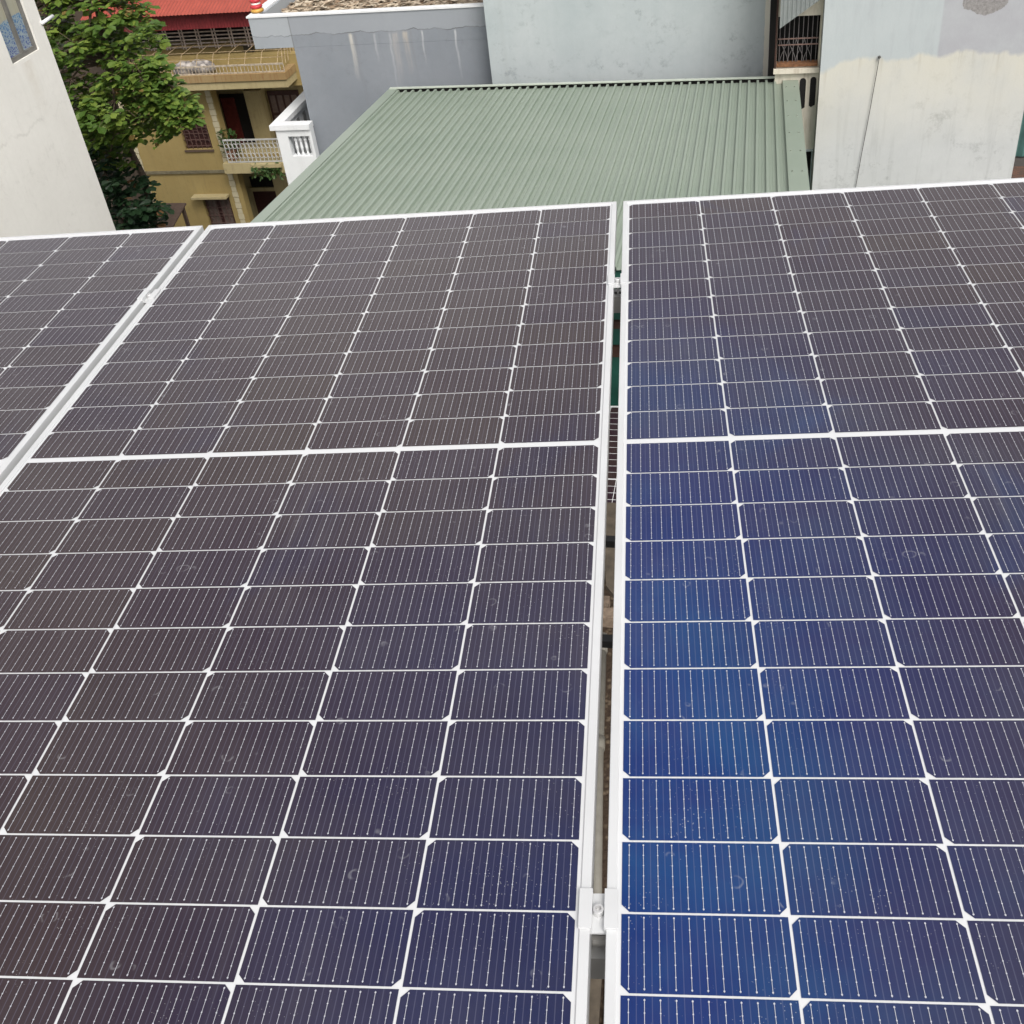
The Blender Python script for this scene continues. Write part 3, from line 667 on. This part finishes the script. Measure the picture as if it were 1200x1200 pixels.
# upper slab, parapet, set-back upper wall
up = MB().box(q(-14.6), q(-10.64), Yf - .85, Yf + 1.45, q(-7.56), q(-7.38)).build('upper_slab', M['ochre_pale'], t, b)
MB().box(q(-14.6), q(-10.62), Yf - .90, Yf - .70, q(-7.378), q(-7.22)).box(q(-10.80), q(-10.62), Yf - .698, Yf + 1.4, q(-7.378), q(-7.22)).build('kerb', plaster('rusty_kerb', b, (.28, .18, .075), (.33, .24, .12), .6, .8, b, None, (.20, .08, .03)), up, b)
rust_rail = flat('rusty_cream_rail', (.40, .34, .26), .7, 0, .4, 14)
railing(q(-14.5), q(-10.66), Yf - .80, q(-7.218), q(-7.02), 44, rust_rail, up, False, .014)
MB().box(q(-15.0), q(-10.72), Yf + 1.0, Yf + 1.3, q(-7.2), q(-6.90)).build('upper_wall', M['ochre'], t, b)
MB().box(q(-12.12), q(-11.88), Yf + .93, Yf + .998, q(-7.2), q(-6.94)).build('hatch', flat('dark_hatch', (.06, .05, .03), .8), t, b)
MB().box(q(-15.0), q(-10.72), Yf + 1.45, Yf + 1.6, q(-6.898), q(-5.6)).build('attic_back', M['dark_interior'], t, b)
mb = MB()
for i in range(9): mb.tube([(q(-15.0), Yf + .9, q(-6.93 + i * .085)), (q(-11.0), Yf + .9, q(-6.93 + i * .085))], .024, 5)
for i in range(10):
    x = q(-14.9 + i * .42); mb.tube([(x, Yf + .88, q(-6.97)), (x, Yf + .88, q(-6.15))], .026, 5); mb.tube([(x + .1, Yf + .88, q(-6.97)), (x + .1, Yf + .88, q(-6.15))], .026, 5)
mb.build('cage_grille', flat('pale_rust', (.58, .50, .44), .7, 0, .3, 10), t, b)
mb = MB()
for i in range(10):
    x = q(-14.4 + i * .40); mb.tube([(x, Yf - .78, q(-7.02)), (x, Yf - .5, q(-6.82)), (x, Yf + .8, q(-6.80))], .011, 5)
for i in range(3): mb.tube([(q(-14.5), Yf - .6 + i * .5, q(-6.93 + i * .06)), (q(-10.68), Yf - .6 + i * .5, q(-6.93 + i * .06))], .011, 5)
for i in range(8): mb.tube([(q(-10.70), Yf - .7 + i * .25, q(-7.1)), (q(-10.70), Yf - .55 + i * .25, q(-6.75))], .013, 5)
mb.build('outer_cage', flat('tan_rust', (.36, .27, .16), .7, 0, .35, 10), t, b)
# red tin skirt and roof
def corr(pa, pb, pc, pd, nr, amp, nrm):
    mb = MB(); vs = []; L = nr * 4 + 1
    for kk in (0, 1):
        for i in range(L):
            s = i / (nr * 4); a_ = Vector(pa).lerp(Vector(pb), s) if kk == 0 else Vector(pd).lerp(Vector(pc), s)
            vs.append(a_ + Vector(nrm) * amp * (1, 0, -1, 0)[i % 4])
    return mb.add(vs, [(i, i + 1, L + i + 1, L + i) for i in range(L - 1)])
corr((q(-15.2), Yf - .30, q(-6.30)), (q(-10.9), Yf - .30, q(-6.30)), (q(-10.9), Yf - .30, q(-5.93)), (q(-15.2), Yf - .30, q(-5.93)), 55, .010, (0, -1, 0)).build('tin_skirt', flat('dark_red_tin', (.20, .025, .028), .55, 0, .15, 3), t, b)
corr((q(-15.4), Yf - .65, q(-5.92)), (q(-10.6), Yf - .65, q(-5.92)), (q(-10.6), Yf + 5.5, q(-4.6)), (q(-15.4), Yf + 5.5, q(-4.6)), 55, .009, (0, -.2, 1)).build('tin_roof', flat('orange_red_tin', (.31, .062, .042), .5, 0, .15, 2), t, b)

# dark house behind the tree
b = (-27, 38, GZ)
M['brown_wall'] = plaster('brown_wall', b, (.060, .048, .038), (.10, .075, .055), .5, .4, b, None, (.03, .025, .02))
t = thing('brown_house', 'dark brown house half hidden behind the large tree', 'house', b)
MB().wall(-34, -22.3, GZ, -6.2, 35.5, 35.8, [(-31, -29.8, -9.5, -8), (-27.5, -26.3, -9.5, -8), (-24.6, -23.6, -9.6, -8.1), (-27.5, -26.3, -13.5, -11.5), (-24.6, -23.4, -13.8, -11.6)]).build('wall', M['brown_wall'], t, b)
MB().box(-34, -22.3, 35.95, 44, GZ, -6.2).build('house_body', M['dark_interior'], t, b)
MB().prism([(35.2, -6.3), (44.3, -5.2), (44.3, -5.12), (35.2, -6.198)], -34.3, -22.1, 'x').build('roof', flat('brown_roof', (.16, .10, .07), .8, 0, .35, 3), t, b)
# cloth heap on the upper balcony
b2 = (q(-12.95), Yf - .45, q(-7.30))
mb = MB(); r2 = random.Random(3)
for i in range(7):
    cx_, cy_, s_ = r2.uniform(-.5, .5), r2.uniform(-.15, .15), r2.uniform(.16, .3)
    vs = []; fs = []
    for j in range(7):
        th = math.pi * j / 6
        for m in range(12):
            ph = 2 * math.pi * m / 12; rr = s_ * (1 + .22 * math.sin(3 * ph + i) * math.sin(th) + .1 * r2.uniform(-1, 1))
            vs.append((b2[0] + cx_ + rr * 1.5 * math.sin(th) * math.cos(ph), b2[1] + cy_ + rr * math.sin(th) * math.sin(ph), b2[2] + .1 + s_ * .5 + rr * .9 * math.cos(th)))
    for j in range(6):
        for m in range(12): fs.append((j * 12 + m, j * 12 + (m + 1) % 12, (j + 1) * 12 + (m + 1) % 12, (j + 1) * 12 + m))
    mb.add(vs, fs)
n = N('grey_cloth'); M['cloth'] = n.done(n.mix(n.mr(n.noise(n.P(), 5, 4), .4, .6), (.16, .15, .15), (.46, .42, .38)), .95)
mesh_thing('cloth_heap', mb, M['cloth'], b2, 'heap of grey and white cloth on the upper yellow balcony', 'cloth heap', smooth=True)

# ================================================================== foliage
def leaf_material(name, dark, light, tip):
    n = N(name); g = n.t.nodes.new('ShaderNodeNewGeometry'); rp = g.outputs['Random Per Island']
    p = n.P(); c = n.mix(n.mr(n.noise(p, 1.1, 3), .3, .7), dark, light)
    c = n.mix(n.mr(rp, 0, 1), c, tip, 'MIX'); 
    c2 = n.mix(n.mr(rp, .0, 1.0, .0, .9), n.mix(.5, dark, light), c)
    br = n.ma('GREATER_THAN', rp, .975)
    c2 = n.mix(n.ma('MULTIPLY', br, .7), c2, (.22, .10, .05))
    m_ = n.done(c2, .45, 0, .4)
    tl = n.t.nodes.new('ShaderNodeBsdfTranslucent'); mx = n.t.nodes.new('ShaderNodeMixShader'); mx.inputs[0].default_value = .28
    n.put(tl.inputs[0], n.mix(1.0, c2, (1.0, 1.1, .5), 'MULTIPLY'))
    n.t.links.new(n.b.outputs[0], mx.inputs[1]); n.t.links.new(tl.outputs[0], mx.inputs[2]); n.t.links.new(mx.outputs[0], n.out.inputs[0])
    return m_
M['leaf'] = leaf_material('broad_leaf', (.040, .090, .016), (.105, .185, .032), (.23, .30, .055))
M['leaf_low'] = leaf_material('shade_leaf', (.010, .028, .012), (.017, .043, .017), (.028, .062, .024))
M['leaf_pot'] = leaf_material('pot_leaf', (.03, .07, .02), (.06, .12, .03), (.10, .17, .05))
M['bark'] = flat('bark', (.10, .072, .05), .9, 0, .4, 14)
def leaf(mb, base, d, up, L, wd):
    d = d.normalized(); s = d.cross(up).normalized(); u = s.cross(d).normalized()
    pt = lambda t, w, h: base + d * (L * t) + s * (L * wd * w) + u * (L * h)
    mb.add([pt(0, 0, 0), pt(.45, -.75, .07), pt(.8, -1, .02), pt(1, 0, -.10), pt(.8, 1, .02), pt(.45, .75, .07), pt(.55, 0, -.02)],
           [(0, 6, 1), (1, 6, 2), (2, 6, 3), (3, 6, 4), (4, 6, 5), (5, 6, 0)])
def rosette(mb, c, L, nl, droop, rr):
    a0 = rr.uniform(0, 6.28); tilt = Vector((rr.uniform(-.3, .3), rr.uniform(-.45, .1), 1)).normalized()
    for i in range(nl):
        a = a0 + i * 2.399 + rr.uniform(-.25, .25)
        d = Vector((math.cos(a), math.sin(a), rr.uniform(-droop, .30)))
        d -= tilt * d.dot(tilt) * .5
        leaf(mb, c + Vector((rr.uniform(-.05, .05), rr.uniform(-.05, .05), rr.uniform(-.07, .07))), d, tilt, L * rr.uniform(.7, 1.2), rr.uniform(.22, .32))
# big tree: tiers of branches, each a flattish spray of leaf rosettes
rr = random.Random(11)
b = (-17.0, 25.5, GZ)
tr = thing('broadleaf_tree', 'large green broadleaf tree between the cream wall and the yellow house', 'tree', b)
crown = MB(); limbs = MB()
trunk = [Vector((-17.0, 25.5, GZ)), Vector((-16.6, 25.4, -13)), Vector((-16.15, 25.2, -10.4)), Vector((-16.4, 25.2, -9.0)), Vector((-16.2, 25.4, -7.4)), Vector((-16.0, 25.3, -6.0)), Vector((-15.9, 25.3, -4.4))]
MB().tube(trunk, [.15, .12, .09, .08, .065, .05, .02], 9).build('trunk', M['bark'], tr, b, True)
sprays = []
def spray(end, spread, count, start):
    sprays.append((end, spread, count, start))
# ends chosen over the crown: (x, y, z)
for x, y, z, sp, ct in ((-14.93, 24.4, -7.1, 1.0, 34), (-13.9, 24.2, -8.15, 0.62, 26), (-14.6, 24.6, -7.9, 0.95, 34), (-15.5, 24.0, -8.0, 1.0, 36), (-16.2, 24.0, -8.55, 0.9, 34), (-15.2, 24.6, -8.6, 0.7, 22), (-16.7, 24.2, -7.5, 1.0, 30), (-15.26, 24.8, -6.3, 1.0, 32), (-15.38, 25.2, -6.0, 0.8, 24), (-16.0, 24.6, -6.6, 1.1, 34), (-16.9, 24.4, -6.3, 1.0, 30), (-17.6, 24.6, -6.9, 1.0, 26), (-17.2, 24.8, -5.6, 1.0, 30), (-15.9, 25.0, -5.6, 1.1, 34), (-15.86, 25.4, -5.2, 1.0, 30), (-16.8, 25.2, -4.8, 1.1, 30), (-15.98, 25.6, -4.6, 1.0, 28), (-17.0, 24.6, -8.3, 0.8, 24), (-17.3, 25.0, -9.3, 0.7, 16), (-16.6, 24.8, -9.5, 0.55, 12), (-16.5, 26.3, -6.8, 1.2, 40), (-16.1, 26.4, -7.2, 1.1, 36), (-16.8, 26.4, -8.2, 1.0, 30), (-16.49, 26.5, -5.6, 1.2, 36), (-14.5, 24.0, -7.55, 0.7, 22), (-18.0, 24.4, -7.6, 0.9, 30), (-18.3, 24.8, -6.2, 1.0, 30), (-18.2, 25.2, -5.0, 1.0, 28), (-17.6, 26.2, -7.4, 1.2, 40), (-17.5, 25.4, -8.6, 0.9, 30), (-17.0, 26.5, -9.3, 1.0, 34), (-18.5, 27.5, -7.2, 1.4, 44), (-17.13, 27.4, -5.8, 1.4, 40), (-14.0, 24.3, -7.75, 0.5, 12), (-14.52, 24.3, -7.05, 0.5, 12), (-13.95, 24.2, -8.3, 0.5, 18), (-14.3, 24.2, -8.0, 0.5, 18)):
    spray(Vector((x, y, z)), sp, ct, None)
for end, sp, ct, _ in sprays:
    near = min(trunk[2:], key=lambda t_: (t_ - end).length + (2 if t_.z > end.z + .8 else 0))
    m1 = near.lerp(end, .5) + Vector((0, 0, rr.uniform(.05, .3)))
    limbs.tube([near, m1, end], [.06, .038, .015], 5)
    for i in range(ct):
        a, rad = rr.uniform(0, 6.28), sp * math.sqrt(rr.random())
        c = end + Vector((math.cos(a) * rad, math.sin(a) * rad * .8, rr.gauss(0, .16) - .28 * (rad / sp) ** 2 - .1 * max(0, -math.sin(a)) * rad))
        rosette(crown, c, rr.choice((.15, .2, .25, .3, .33)) * rr.uniform(.85, 1.1), rr.randint(6, 11), .4, rr)
        if i % 3 == 0: limbs.tube([end.lerp(m1, .15), c], [.012, .006], 4)
crown.build('crown', M['leaf'], tr, b); limbs.build('branches', M['bark'], tr, b)
# second, lower tree in the shade
b = (-17.1, 25.6, GZ)
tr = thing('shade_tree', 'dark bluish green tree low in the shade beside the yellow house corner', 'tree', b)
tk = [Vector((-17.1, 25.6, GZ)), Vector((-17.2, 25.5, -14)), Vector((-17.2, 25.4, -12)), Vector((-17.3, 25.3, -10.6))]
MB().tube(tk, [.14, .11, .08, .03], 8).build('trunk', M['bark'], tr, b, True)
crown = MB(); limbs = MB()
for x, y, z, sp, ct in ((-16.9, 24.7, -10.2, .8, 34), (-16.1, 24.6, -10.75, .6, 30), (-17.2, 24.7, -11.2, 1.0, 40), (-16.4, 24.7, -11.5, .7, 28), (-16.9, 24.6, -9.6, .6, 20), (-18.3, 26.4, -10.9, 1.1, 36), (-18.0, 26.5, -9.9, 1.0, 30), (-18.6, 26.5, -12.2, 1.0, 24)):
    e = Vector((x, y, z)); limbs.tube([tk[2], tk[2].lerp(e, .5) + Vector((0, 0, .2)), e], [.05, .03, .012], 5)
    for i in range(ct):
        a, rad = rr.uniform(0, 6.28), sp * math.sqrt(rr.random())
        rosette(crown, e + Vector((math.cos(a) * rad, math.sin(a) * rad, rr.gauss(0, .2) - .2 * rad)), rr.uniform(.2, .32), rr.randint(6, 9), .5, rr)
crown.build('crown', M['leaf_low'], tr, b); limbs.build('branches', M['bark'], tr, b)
# potted plant and hanging plants on the white balcony
def small_plant(name, c, w, h, count, label, drop):
    b_ = (c[0], c[1], c[2]); mb = MB()
    for i in range(count):
        d = Vector((rr.uniform(-1, 1), rr.uniform(-1, .4), rr.uniform(-1, .3) if drop else rr.uniform(0, 1.2)))
        p0 = Vector(c) + Vector((rr.uniform(-w, w), rr.uniform(-.15, .15), rr.uniform(-h, 0) if drop else rr.uniform(.15, h)))
        leaf(mb, p0, d, Vector((0, 0, 1)) if abs(d.z) < .9 else Vector((0, 1, 0)), rr.uniform(.12, .22), .25)
    t_ = thing(name, label, 'plant', b_)
    mb.build('leaves', M['leaf_pot'], t_, b_)
    if drop: MB().box(c[0] - w, c[0] + w, c[1] - .08, c[1] + .08, c[2] - .09, c[2] + .03).build('planter', M['ochre_pale'], t_, b_)
    else: MB().lathe([(.14, 0), (.2, .28), (.22, .3), (.16, .3)], c, 12).build('pot', flat('clay_pot', (.25, .12, .07), .8), t_, b_)
small_plant('potted_plant', (q(-12.72), Yf - .15, q(-9.42)), .32, 1.0, 130, 'bushy green plant standing behind the white balcony railing', False)
small_plant('trailing_plant', (q(-11.75), Yf - .60, q(-9.45)), .55, .4, 150, 'green plants trailing over the edge of the white-railed balcony', True)
# small awning of the shop at street level
b = (-17.2, 31, GZ)
mesh_thing('street_awning', MB().prism([(29.6, -14.45), (31.6, -14.0), (31.6, -13.95), (29.6, -14.4)], -21.5, -19.0, 'x').box(-21.4, -21.3, 31.5, 31.6, GZ, -13.99).box(-19.2, -19.1, 31.5, 31.6, GZ, -13.99).box(-21.4, -21.3, 29.7, 29.8, GZ, -14.44).box(-19.2, -19.1, 29.7, 29.8, GZ, -14.44), flat('faded_brown_awning', (.09, .06, .045), .8), b, 'small faded brown awning low down in the shaded street', 'awning')
for o in col.objects:
    if '_b' in o.keys(): del o['_b']
